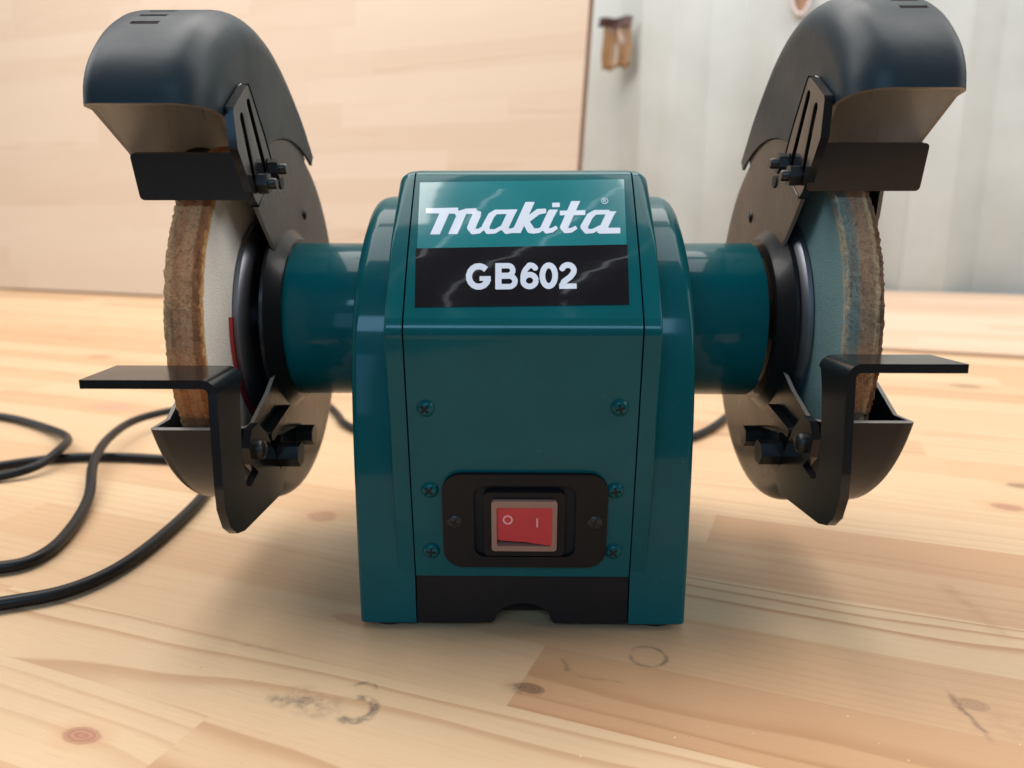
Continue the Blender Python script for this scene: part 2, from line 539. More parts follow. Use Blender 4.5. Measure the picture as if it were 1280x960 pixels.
def box_mesh(name, lx, ly, lz, bev=0.0):
    bm = bmesh.new()
    bmesh.ops.create_cube(bm, size=1)
    for v in bm.verts:
        v.co = Vector((v.co.x * lx, v.co.y * ly, v.co.z * lz))
    if bev:
        bmesh.ops.bevel(bm, geom=bm.edges[:], offset=bev, segments=1, affect='EDGES')
    me = bpy.data.meshes.new(name)
    bm.to_mesh(me)
    bm.free()
    return me


table = empty('wooden_table', (0, 0, 0), (0, 0, TH))
tag(table, 'pale pine table of glued staves with knots and stains under the bench grinder', 'table')
SW = 0.0405
N0, ROWS = -0.1568 - 4 * SW, 21
joints = {3: [-0.052], 4: [-0.20], 5: [0.038], 6: [0.30], 8: [0.30], 9: [0.083]}
TONES = [(3, -9, -0.0, 0.16, 0.6), (3, 0.0, 9, 0.30, 0.6), (4, -9, -0.052, 0.58, 0.25), (4, -0.052, 9, 0.22, 0.65), (5, -9, 0.038, 0.46, 0.20),
         (5, 0.038, 9, 0.82, 0.6), (6, -9, -0.1, 0.42, 0.25), (6, -0.1, 9, 0.58, 0.25), (7, -9, -0.1, 0.25, 0.4), (7, -0.1, 9, 0.20, 0.85), (8, 0.0, 0.30, 0.62, 0.3), (8, -9, 0.0, 0.5, 0.3),
         (9, -9, 0.083, 0.35, 0.3), (9, 0.083, 9, 0.78, 0.35), (10, -9, 9, 0.22, 0.4)]
for r in range(ROWS):
    n = N0 + r * SW
    left, right = -2.0, 1.4
    cuts = [left]
    fixed = joints.get(r, [])
    u = left + random.uniform(0.10, 0.4)
    while u < right - 0.08:
        if all(abs(u - f) > 0.16 for f in fixed):
            cuts.append(u)
        u += random.uniform(0.32, 0.62)
    cuts = sorted(cuts + fixed) + [right]
    for a, b in zip(cuts, cuts[1:]):
        o = link('stave', box_mesh('stave', b - a, SW, 0.030), WOOD, table, 0)
        o.location = ((a + b) / 2, n + SW / 2, -0.015)
        tone, amp = random.uniform(0.1, 0.62), random.uniform(0.2, 0.75)
        for (rr, ua, ub, t_, a_) in TONES:
            if rr == r and ua <= (a + b) / 2 < ub:
                tone, amp = t_, a_
        o.color = (tone, amp, random.random(), 1)
NB = N0 + ROWS * SW
me = box_mesh('stave_field', 3.4, 1.59 - NB, 0.030)
o = link('stave_field', me, WOODFAR, table, 0)
o.location = (-0.3, (NB + 1.59) / 2, -0.0151)
me = box_mesh('table_apron', 2.6, 0.02, 0.09)
o = link('table_apron', me, WOODFAR, table, 0)
o.location = (-0.2, N0 + 0.03, -0.075)

bm = bmesh.new()
bmesh.ops.create_grid(bm, x_segments=1, y_segments=1, size=6)
floor = from_bm('floor', bm, paint('grey_floor', (0.30, 0.285, 0.265), 0.7, 0, 0.3, 0.1), None, 0)
floor.location = (0, 0, -0.78)
floor['kind'] = 'structure'
for (u, n) in ((-1.9, N0 + 0.09), (1.3, N0 + 0.09), (-1.9, 1.5), (1.3, 1.5)):
    o = link('leg', box_mesh('leg', 0.07, 0.07, 0.75), WOODFAR, table, 0)
    o.location = (u, n, -0.405)

# thin sheet lying on the table behind, its front edge is the dark line at right
sheet = link('wood_sheet', box_mesh('wood_sheet', 1.48, 0.82, 0.005, 0.0008), WOODBOARD, None, 0)
sheet.rotation_euler = (0, 0, TH)
sheet.location = un(-0.115 + 0.74, 0.713 + 0.41, 0.0026)
tag(sheet, 'thin pinkish wood sheet lying on the table in front of the white wall', 'board')

# ------------------------------------------------------------------ standing panel of pine staves
PN, PU1, PT = 0.893, -0.256, 0.022
LEAN = R(11)
panel = empty('standing_board', un(PU1, PN, 0.0005))
panel.rotation_euler = Matrix.Rotation(TH, 3, 'Z').to_4x4().to_euler()
tag(panel, 'tall pale laminated pine panel standing upright on the table behind the grinder', 'board')
PW = 0.0465
for r in range(15):
    cuts = [-1.75]
    u = -1.75 + random.uniform(0.1, 0.5)
    while u < -0.12:
        cuts.append(u)
        u += random.uniform(0.3, 0.7)
    cuts.append(0.0)
    for a, b in zip(cuts, cuts[1:]):
        o = link('stave', box_mesh('stave', b - a, PW, PT), WOODPANEL, panel, 0)
        h = (r + 0.5) * PW
        o.color = (random.uniform(0.15, 0.75), random.uniform(0.15, 0.6), random.random(), 1)
        o.rotation_euler = (R(90) - LEAN, 0, 0)
        o.location = ((a + b) / 2, PT / 2 + h * math.sin(LEAN), 0.0015 + h * math.cos(LEAN))
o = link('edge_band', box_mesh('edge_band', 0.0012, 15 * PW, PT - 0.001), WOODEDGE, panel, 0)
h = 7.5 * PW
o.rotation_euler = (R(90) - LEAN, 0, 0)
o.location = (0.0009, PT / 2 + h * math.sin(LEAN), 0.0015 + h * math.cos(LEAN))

# ------------------------------------------------------------------ corrugated container wall
wall = empty('corrugated_wall', un(0, 1.60, 0), (0, 0, TH))
tag(wall, 'off white corrugated metal wall behind the table at right', 'wall')


def wall_strip(name, prof, z0, z1):
    bm = bmesh.new()
    A = [bm.verts.new((x, y, z0)) for x, y in prof]
    B = [bm.verts.new((x, y, z1)) for x, y in prof]
    for i in range(len(prof) - 1):
        bm.faces.new((A[i], A[i + 1], B[i + 1], B[i]))
    return from_bm(name, bm, WALL, wall, 20)


period, flat, slope, dep = 0.300, 0.085, 0.065, 0.050
k0 = -0.30
for k in range(-9, 8):
    x = k0 + k * period
    prof = [(x, 0), (x + flat, 0), (x + flat + slope, dep), (x + 2 * flat + slope, dep), (x + 2 * (flat + slope), 0)]
    o = wall_strip('wall_rib', prof, -0.6, 1.9)
    md = o.modifiers.new('thickness', 'SOLIDIFY')
    md.thickness = 0.002
    bv = o.modifiers.new('rounding', 'BEVEL')
    bv.width = 0.008
    bv.segments = 3

# torn tape on the wall beside the panel
tape = empty('torn_tape')


def tape_piece(name, w0, h, x0, z1, mat, wave, off):
    bm = bmesh.new()
    nx, nz = 6, 10
    G = []
    for i in range(nx + 1):
        row = []
        for j in range(nz + 1):
            a, b = i / nx, j / nz
            row.append(bm.verts.new((x0 + w0 * a + 0.002 * math.sin(b * 7 + x0 * 90), -off - wave * (math.sin(a * 5 + b * 3) * 0.5 + 0.5), z1 - h * b + 0.003 * math.sin(a * 9))))
        G.append(row)
    for i in range(nx):
        for j in range(nz):
            bm.faces.new((G[i][j], G[i + 1][j], G[i + 1][j + 1], G[i][j + 1]))
    o = from_bm(name, bm, mat, tape, 60)
    md = o.modifiers.new('thickness', 'SOLIDIFY')
    md.thickness = 0.0006
    return o


tape_piece('tape_strip', 0.034, 0.105, 0.0, 0.0, TAPE, 0.005, 0.002)
tape_piece('tape_strip', 0.034, 0.103, 0.0365, 0.002, TAPE, 0.006, 0.002)
tape_piece('tape_fold', 0.080, 0.020, -0.008, 0.010, TAPEDARK, 0.006, 0.009)
tape.rotation_euler = (0, 0, TH)
tape.location = un(-0.393, 1.594, 0.612)
tag(tape, 'torn brown packing tape stuck high on the white wall beside the panel', 'tape')

# pale wrap hanging on the wall, only its lower loop shows above the right hood
wrap = empty('hanging_wrap')
bm = bmesh.new()
nu = 24
for (r0, w0) in ((0.030, 0.018),):
    A = []
    for i in range(nu):
        a = 2 * math.pi * i / nu
        p = Vector((r0 * 0.75 * math.cos(a), 0, r0 * 1.5 * math.sin(a)))
        A.append((bm.verts.new(p + Vector((0, -0.014, 0))), bm.verts.new(p + Vector((0, 0.008, 0)))))
    for i in range(nu):
        a, b = A[i], A[(i + 1) % nu]
        bm.faces.new((a[0], b[0], b[1], a[1]))
o = from_bm('wrap_loop', bm, PALEWRAP, wrap, 60)
md = o.modifiers.new('thickness', 'SOLIDIFY')
md.thickness = 0.007
from_bm('wrap_lining', prism_bm([[(16 * math.cos(i * 0.5236), 36 * math.sin(i * 0.5236)) for i in range(12)]], 1, 5, YXZ), ORANGEWRAP, wrap)
wrap.rotation_euler = (0, 0, TH)
wrap.location = un(0.050, 1.584, 0.632)
tag(wrap, 'pale loop of wrap with a tan lining hanging on the wall above the right hood', 'wrap')

# ================================================================== bench grinder
G = empty('bench_grinder', (0, 0, 0.003))
tag(G, 'teal bench grinder with two wheels, black guards and a red rocker switch', 'bench grinder')
AX = 113.0           # height of the shaft above the base (mm)

half = catmull([(-73, 0), (-73.6, 35), (-73.2, 68), (-71.2, 95), (-66.5, 117), (-57.5, 136), (-43, 151), (-28, 161), (-13, 166.6), (0, 168)], 4)
house = [(p.x, p.y) for p in half] + [(-p.x, p.y) for p in reversed(half[:-1])]


def casting(name, prof, x_in, x_out, rfun, s, nf=6):
    """arched casting: the profile in (Y, Z) swept in X, its outer edge rounded by rfun(z)"""
    bm = bmesh.new()
    rows = []
    n = len(prof)
    for i, p in enumerate(prof):
        a, b = Vector(prof[max(i - 1, 0)]), Vector(prof[min(i + 1, n - 1)])
        t = (b - a).normalized()
        nin = Vector((t.y, -t.x))
        r = rfun(p[1])
        sec = [(x_in, 0.0)]
        for k in range(nf + 1):
            q = R(90 * k / nf)
            sec.append((x_out - r + r * math.sin(q), r * (1 - math.cos(q))))
        rows.append([bm.verts.new(Vector((s * x, p[0] + nin.x * d, p[1] + nin.y * d)) * MM) for x, d in sec])
    for i in range(n):
        A, B = rows[i], rows[(i + 1) % n]
        for k in range(len(A) - 1):
            bm.faces.new((A[k], A[k + 1], B[k + 1], B[k]))
    bm.faces.new([r[0] for r in rows])
    bm.faces.new([r[-1] for r in rows])
    o = from_bm(name, bm, TEAL, G, 40)
    wn = o.modifiers.new('normals', 'WEIGHTED_NORMAL')
    wn.keep_sharp = True
    return o


for s in (-1, 1):
    casting('side_housing', house, 42.4, 65, lambda z: 2.4 + 4.6 * max(0, min(1, (z - 118) / 40)), s)

front = [(-73.9, 21), (-88.0, 117)]
arc = catmull([(-88.5, 118.6), (-88.3, 120.8), (-87.0, 123.8), (-84.4, 127.4), (-69, 148), (-46.2, 173.0 - 0.2), (-39, 176.2), (-30, 177.2), (0, 177.6)], 6)
outer = front + [(p.x, p.y) for p in arc]
outer = outer + [(-x, z) for x, z in reversed(outer[:-1])]


def offset_loop(pts, d):
    out = []
    for i, p in enumerate(pts):
        a = Vector(pts[max(i - 1, 0)])
        b = Vector(pts[min(i + 1, len(pts) - 1)])
        t = (b - a).normalized()
        out.append((p[0] - t.y * d, p[1] + t.x * d))
    return out


core = [(-73.2, 21)] + outer[1:-1] + [(73.2, 21)]
for s in (-1, 1):      # the raised frame either side of the front panel, part of the side castings
    casting('cover_frame', core, 42.4, 48.8, lambda z: 1.0 + 4.2 * max(0, min(1, (z - 150) / 22)), s)
sheet_loop = offset_loop(outer, 0.25) + list(reversed(offset_loop(outer, -1.4)))
bm = prism_bm([sheet_loop], -41.75, 41.75, XYZ)
cover = from_bm('front_cover', bm, TEAL, G, 50, 0.35 * MM, 2, bang=60)
inner_fill = offset_loop(outer, -2.4)
from_bm('cover_core', prism_bm([inner_fill], -42.3, 42.3, XYZ), HOLE, G)

# base with the cable arch, feet
bl = [(-41.9, 0), (-12.5, 0)]
for i in range(9):
    a = R(180 - 180 * i / 8)
    bl.append((0.3 + 11.3 * math.cos(a), 1.0 + 7.6 * math.sin(a)))
bl += [(13, 0), (41.9, 0), (41.9, 20.3), (-41.9, 20.3)]
from_bm('base_cover', prism_bm([bl], -72.6, -62, YXZ), PLASTIC, G, 35, 0.5 * MM, 2)
from_bm('base_cover', prism_bm([bl], 62, 72.6, YXZ), PLASTIC, G, 35, 0.5 * MM, 2)
from_bm('base_block', prism_bm([[(-41.9, 0.4), (41.9, 0.4), (41.9, 20.2), (-41.9, 20.2)]], -62.2, 62.2, YXZ), PLASTIC, G, 35)
for sx in (-1, 1):
    for sy in (-1, 1):
        bm = lathe_bm([(0, -3), (8.4, -3), (9, -2.2), (9, 0.4), (0, 0.4)], 28, lambda a, p, q: Vector((sx * 54 + p, sy * 61 + q, a)) * MM)
        from_bm('rubber_foot', bm, RUBBER, G)

# motor tubes
for s in (-1, 1):
    bm = lathe_bm([(30, 64), (34.4, 64), (34.6, 101.6), (34.2, 102.4), (33, 102.8), (20, 102.8)], 96, lambda a, p, q: Vector((s * a, p, AX + q)) * MM)
    from_bm('motor_tube', bm, TEAL, G, 30)


# ------------------------------------------------ label, printed on the curved cover
def surf(px, py, e):
    """point e mm proud of the cover where the sight line of a photo pixel meets it"""
    f, P = 965.0, R(PITCH)
    vx, v = (px - 655.5) / f, (py - 480) / f
    cy, cz = math.cos(P) - v * math.sin(P), -(math.sin(P) + v * math.cos(P))
    prof = OFFS.setdefault(round(e, 3), offset_loop(outer[:len(outer) // 2 + 1], 0.25 + e))
    best = None
    for (a, b) in zip(prof, prof[1:]):
        # -355 + t*cy = a.y + k*dy ; 159 + t*cz = a.z + k*dz
        dy, dz = b[0] - a[0], b[1] - a[1]
        det = cy * (-dz) + dy * cz
        if abs(det) < 1e-9:
            continue
        ry, rz = a[0] + 355, a[1] - 159
        t = (ry * (-dz) + dy * rz) / det
        k = (cy * rz - cz * ry) / det
        if -0.02 <= k <= 1.02 and t > 0 and (best is None or t < best):
            best = t
    t = best
    return Vector((vx * t, -355 + cy * t, 159 + cz * t)) * MM


OFFS = {}


def patch(x0, x1, ya, yb, e, x0b=None, x1b=None, nx=8, ny=24, bm=None):
    bm = bm or bmesh.new()
    x0b = x0 if x0b is None else x0b
    x1b = x1 if x1b is None else x1b
    rows = []
    for j in range(ny + 1):
        t = j / ny
        row = []
        for i in range(nx + 1):
            s = i / nx
            ax, bx = x0 + (x0b - x0) * t, x1 + (x1b - x1) * t
            row.append(bm.verts.new(surf(ax + (bx - ax) * s, ya[0] + (ya[1] - ya[0]) * s + (yb[0] + (yb[1] - yb[0]) * s - ya[0] - (ya[1] - ya[0]) * s) * t, e)))
        rows.append(row)
    for A, B in zip(rows, rows[1:]):
        for i in range(nx):
            bm.faces.new((A[i], B[i], B[i + 1], A[i + 1]))
    return bm


name_plate = empty('name_plate')
name_plate.parent = G
from_bm('teal_label', patch(526, 781, (228, 224), (311, 306), 0.10, 522.5, 784.5), LTEAL, name_plate, 60)
from_bm('black_label', patch(521, 785.5, (310.5, 305.5), (384.5, 380.5), 0.14, 519.8, 788), LBLACK, name_plate, 60)


def lettering(name, strokes, box, step, e):
    """print: the union of the strokes, as one flat crisp-edged mesh laid on the cover"""
    x0, x1, y0, y1 = box
    gx, gy = np.arange(x0, x1, step), np.arange(y0, y1, step)
    X, Y = np.meshgrid(gx, gy)
    D = np.full(X.shape, 1e3)
    for pts, wd, clip in strokes:
        ws = list(wd) if isinstance(wd, (list, tuple)) else [wd] * len(pts)
        S = np.full(X.shape, 1e3)
        n = len(pts)
        for i in range(n - 1):
            (ax, ay), (bx, by) = pts[i], pts[i + 1]
            L = math.hypot(bx - ax, by - ay)
            if L < 1e-6:
                continue
            tx, ty = (bx - ax) / L, (by - ay) / L
            al = (X - ax) * tx + (Y - ay) * ty
            pr = np.abs((Y - ay) * tx - (X - ax) * ty)
            w = ws[i] + (ws[i + 1] - ws[i]) * np.clip(al / L, 0, 1)
            S = np.minimum(S, np.maximum(pr - w / 2, np.maximum(-al, al - L)))
            if 0 < i:
                S = np.minimum(S, np.hypot(X - ax, Y - ay) - ws[i] / 2)
        if clip:
            S = np.maximum(S, np.maximum(clip[0] - Y, Y - clip[1]))
        D = np.minimum(D, S)
    bm = bmesh.new()
    cache = {}

    def vert(key, x, y):
        if key not in cache:
            cache[key] = bm.verts.new(surf(x, y, e))
        return cache[key]
    ny, nx = D.shape
    ins = D < 0
    cells = ins[:-1, :-1] | ins[1:, :-1] | ins[:-1, 1:] | ins[1:, 1:]
    for j, i in zip(*np.nonzero(cells)):
        loop = []
        cs = ((j, i), (j, i + 1), (j + 1, i + 1), (j + 1, i))
        for k in range(4):
            p, q = cs[k], cs[(k + 1) % 4]
            dp, dq = D[p], D[q]
            if dp < 0:
                loop.append(vert(p, gx[p[1]], gy[p[0]]))
            if (dp < 0) != (dq < 0):
                t = dp / (dp - dq)
                key = (min(p, q), max(p, q))
                loop.append(vert(key, gx[p[1]] + (gx[q[1]] - gx[p[1]]) * t, gy[p[0]] + (gy[q[0]] - gy[p[0]]) * t))
        if len(loop) >= 3:
            try:
                bm.faces.new(loop)
            except ValueError:
                pass
    return from_bm(name, bm, LWHITE, name_plate, 60)


def ell(cx, cy, rx, ry, a0, a1, n=14):
    return [(cx + rx * math.cos(R(a0 + (a1 - a0) * i / n)), cy - ry * math.sin(R(a0 + (a1 - a0) * i / n))) for i in range(n + 1)]


# brand word in slanted heavy script; the printed lines climb slightly to the right
def climb(strokes, k, xc):
    return [([(x, y + (x - xc) * k) for x, y in p], [v * 1.09 for v in w] if isinstance(w, list) else w * 1.09, (c[0] + (p[0][0] - xc) * k, c[1] + (p[0][0] - xc) * k) if c else None) for p, w, c in strokes]


BASE = 291.5
brand = [
    ([(533.5, 261.6), (574, 262)], [5.8, 7], None),
    ([(562.5, 252), (541, 300)], 10.2, (258.6, BASE)),
    ([(570, 266), (584, 262.9), (597, 263)], [4, 6, 6.8], None),
    ([(583, 256), (561.5, 304)], 9.6, (262, BASE)),
    ([(599, 262.6), (597.2, 268), (590.4, 283.5), (592.4, 288.2), (600, 288.2), (607, 283)], [7.5, 9.4, 9.4, 6.8, 5.4, 4.4], None),
    ([(638, 264.4), (621, 264.4), (615.2, 269), (608.4, 282.5), (611.2, 288.7), (620, 288.7), (630, 283)], [5, 5.4, 7.6, 8.4, 5.8, 4.8, 4.2], None),
    ([(645.5, 257), (640.6, 266), (632, 284), (634.6, 288.6), (641.5, 288.2), (647, 284.5)], [8.6, 8.8, 9, 6.6, 5.2, 4], (261.6, BASE + 1)),
    ([(667, 246), (640.6, 304)], 9.8, (252.6, BASE)),
    ([(684, 264.0), (674, 265), (657, 277.5)], [5.2, 6.6, 7], None),
    ([(657, 274.5), (664.5, 287), (668, 289.0), (675, 288.6), (681, 284.5)], [7.6, 8.8, 6.2, 5.2, 4], None),
    ([(691.5, 256.8), (701, 256.8)], [5.2, 5.2], None),
    ([(696.5, 257), (689.6, 269), (682.4, 284.4), (684.6, 288.8), (691, 288.6), (697.5, 284.5)], [9, 9, 9, 6.6, 5.2, 4], (262.6, BASE + 1)),
    ([(724, 246), (717.5, 260), (706.5, 284.6), (708.8, 289.2), (715.5, 288.8), (722, 285)], [9.2, 9.2, 9, 6.6, 5.2, 4], (252.4, BASE + 1)),
    ([(701, 267.0), (733, 267.0)], [5.4, 5.4], None),
    ([(763, 266.8), (745, 266.8), (738.6, 271.4), (731.4, 284.6), (734.2, 290.2), (742, 290.2), (752.5, 285)], [5, 5.4, 7.6, 8.4, 5.8, 4.8, 4.2], None),
    ([(771.5, 258), (764.5, 268), (752, 294)], [9, 9, 9.2], (266, BASE + 1.6)),
    ([(750, 290.0), (776.5, 290.0)], [6.6, 6.6], None),
]
reg = [(ell(757, 251, 4.0, 3.5, 0, 360, 18), 0.75, None), ([(755.6, 253), (755.6, 249.2), (758, 249.5), (757.6, 251), (755.8, 251.2)], 0.7, None), ([(757, 251), (758.6, 253)], 0.7, None)]
lettering('brand_lettering', climb(brand, -0.016, 655) + reg, (528, 782, 244, 300), 0.42, 0.18)

sw = 7.0
model = [
    (ell(600, 345, 12.3, 12.9, 42, 345), sw, None), ([(601, 347.6), (615, 347.6)], 5.4, None),
    ([(624.6, 328.8), (624.6, 361.2)], 7.2, None),
    ([(622, 331.9), (636.5, 331.9)] + ell(636.5, 338, 6.1, 6.1, 85, -85, 10) + [(622, 344.1)], 6.2, None),
    ([(622, 344.9), (638, 344.9)] + ell(638, 351.5, 7.4, 6.6, 85, -85, 10) + [(622, 358.1)], 6.2, None),
    (ell(663.5, 350.8, 8.0, 7.4, 0, 360, 24), 6.4, None),
    (ell(664.3, 338.4, 7.2, 6.8, 14, 100, 6) + ell(667.4, 347.5, 12.0, 15.6, 122, 190, 8), 6.2, None),
    (ell(687.5, 345, 8.0, 13.0, 0, 360, 28), 6.6, None),
    (ell(711.3, 338.8, 7.5, 7.0, 172, -35, 14) + [(714.6, 346.6), (706.5, 352.6), (703.6, 358.4)], 6.6, None),
    ([(700.6, 358.3), (722.4, 358.3)], 6.0, None),
]
lettering('model_lettering', climb(model, -0.012, 653), (580, 728, 322, 368), 0.42, 0.18)

# ------------------------------------------------ screws on the cover
TILT = math.atan2(14.1, 96)      # the lower cover leans in towards its foot


def cover_y(z):
    return -73.9 - (z - 21) * 14.1 / 96 - 0.25


def screw(x, z, r, mat, parent, ang, yoff=0.0):
    def pl(a, p, q):
        return Vector((p, -a, q)) * MM
    bm = lathe_bm([(r * 1.12, -0.3), (r * 1.12, 0.15), (r, 0.5), (r * 0.85, 1.15), (r * 0.6, 1.55), (r * 0.3, 1.72), (0, 1.75)], 28, pl)
    o = from_bm('screw', bm, mat, parent, 50)
    o.location = Vector((x, cover_y(z) + yoff, z)) * MM
    o.rotation_euler = (TILT, R(ang), 0)
    arm, t = r * 0.62, r * 0.15
    cross = [(-t, -arm), (t, -arm), (t, -t), (arm, -t), (arm, t), (t, t), (t, arm), (-t, arm), (-t, t), (-arm, t), (-arm, -t), (-t, -t)]
    bm = prism_bm([cross], -1.0, -1.80, YXZ)
    c = from_bm('cross_recess', bm, HOLE, o, 0)
    return o


for (x, z) in ((-35.2, 91.5), (35.0, 92), (-35.0, 58.7), (34.8, 58.7), (-35.3, 32.4), (35.2, 32.6)):
    screw(x, z, 3.0, TEAL, G, random.uniform(-30, 60))

# ------------------------------------------------ switch
sp = empty('switch_plate_mount')
sp.name = 'rocker_switch'
sp.parent = G
sp.location = Vector((0.9, cover_y(46.2), 46.2)) * MM
sp.rotation_euler = (TILT, 0, 0)
from_bm('switch_plate', prism_bm([rrect(-31.2, 31.2, -20.0, 20.0, 7.5), rrect(-19.3, 19.3, -15.3, 15.4, 4)], 0.5, -2.2, YXZ), PLASTIC, sp, 30, 0.7 * MM, 2, bang=50)
from_bm('switch_well', prism_bm([rrect(-19.6, 19.6, -15.6, 15.7, 4)], 2.0, -0.1, YXZ), HOLE, sp, 30)
from_bm('switch_frame', prism_bm([rrect(-15.4, 15.0, -13.9, 13.4, 2), rrect(-12.6, 12.2, -10.9, 10.7, 1.2)], 0.0, -3.6, YXZ), PLASTIC, sp, 30, 0.5 * MM, 2, bang=50)
from_bm('switch_boot', prism_bm([rrect(-12.5, 12.1, -10.8, 10.6, 1.2), rrect(-10.6, 10.2, -8.6, 7.9, 0.8)], 0.0, -5.2, YXZ), BOOT, sp, 30, 0.6 * MM, 3, bang=50)
bm = bmesh.new()
prof = [(-10.7, -3.5), (-5, -3.7), (0, -4.0), (5, -4.5), (10.3, -5.2)]
A, B = [], []
for i, (x, y) in enumerate(prof):
    zb = -7.0 - 0.35 * i + (0.25 if i == 2 else 0)
    A.append(bm.verts.new(Vector((x, y, zb)) * MM))
    B.append(bm.verts.new(Vector((x, y - 0.15, 8.0)) * MM))
A2 = [bm.verts.new(v.co + Vector((0, 5, -1)) * MM) for v in A]
B2 = [bm.verts.new(v.co + Vector((0, 5, 0.2)) * MM) for v in B]
for i in range(4):
    bm.faces.new((A[i], A[i + 1], B[i + 1], B[i]))
    bm.faces.new((A2[i], A[i], A[i + 1], A2[i + 1]) if False else (A[i], A2[i], A2[i + 1], A[i + 1]))
    bm.faces.new((B[i + 1], B2[i + 1], B2[i], B[i]))
bm.faces.new((A[0], B[0], B2[0], A2[0]))
bm.faces.new((A[4], A2[4], B2[4], B[4]))
rocker = from_bm('rocker', bm, RED, sp, 30, 0.4 * MM, 2, bang=40)


def ring2(cx, cz, rx, rz, wd, n=24):
    return [[(cx + rx * math.cos(2 * math.pi * i / n), cz + rz * math.sin(2 * math.pi * i / n)) for i in range(n)],
            [(cx + (rx - wd) * math.cos(2 * math.pi * i / n), cz + (rz - wd) * math.sin(2 * math.pi * i / n)) for i in range(n)]]


from_bm('off_mark', prism_bm(ring2(-6.4, 2.0, 1.9, 2.0, 0.65), -3.0, -3.85, YXZ), PINKMARK, sp, 0)
from_bm('on_mark', prism_bm([[(4.3, -0.6), (5.0, -0.6), (5.0, 3.2), (4.3, 3.2)]], -4.0, -4.75, YXZ), PINKMARK, sp, 0)
for x, mt in ((-26.6, DARKSTEEL), (26.4, DARKSTEEL)):
    o = screw(0.9 + x, 46.2, 2.6, mt, G, random.uniform(0, 60), -2.0)
    o.parent = sp
    o.location = Vector((x, -2.3, 0)) * MM
    o.rotation_euler = (0, R(20), 0)
    o.scale = (1, 0.5, 1)


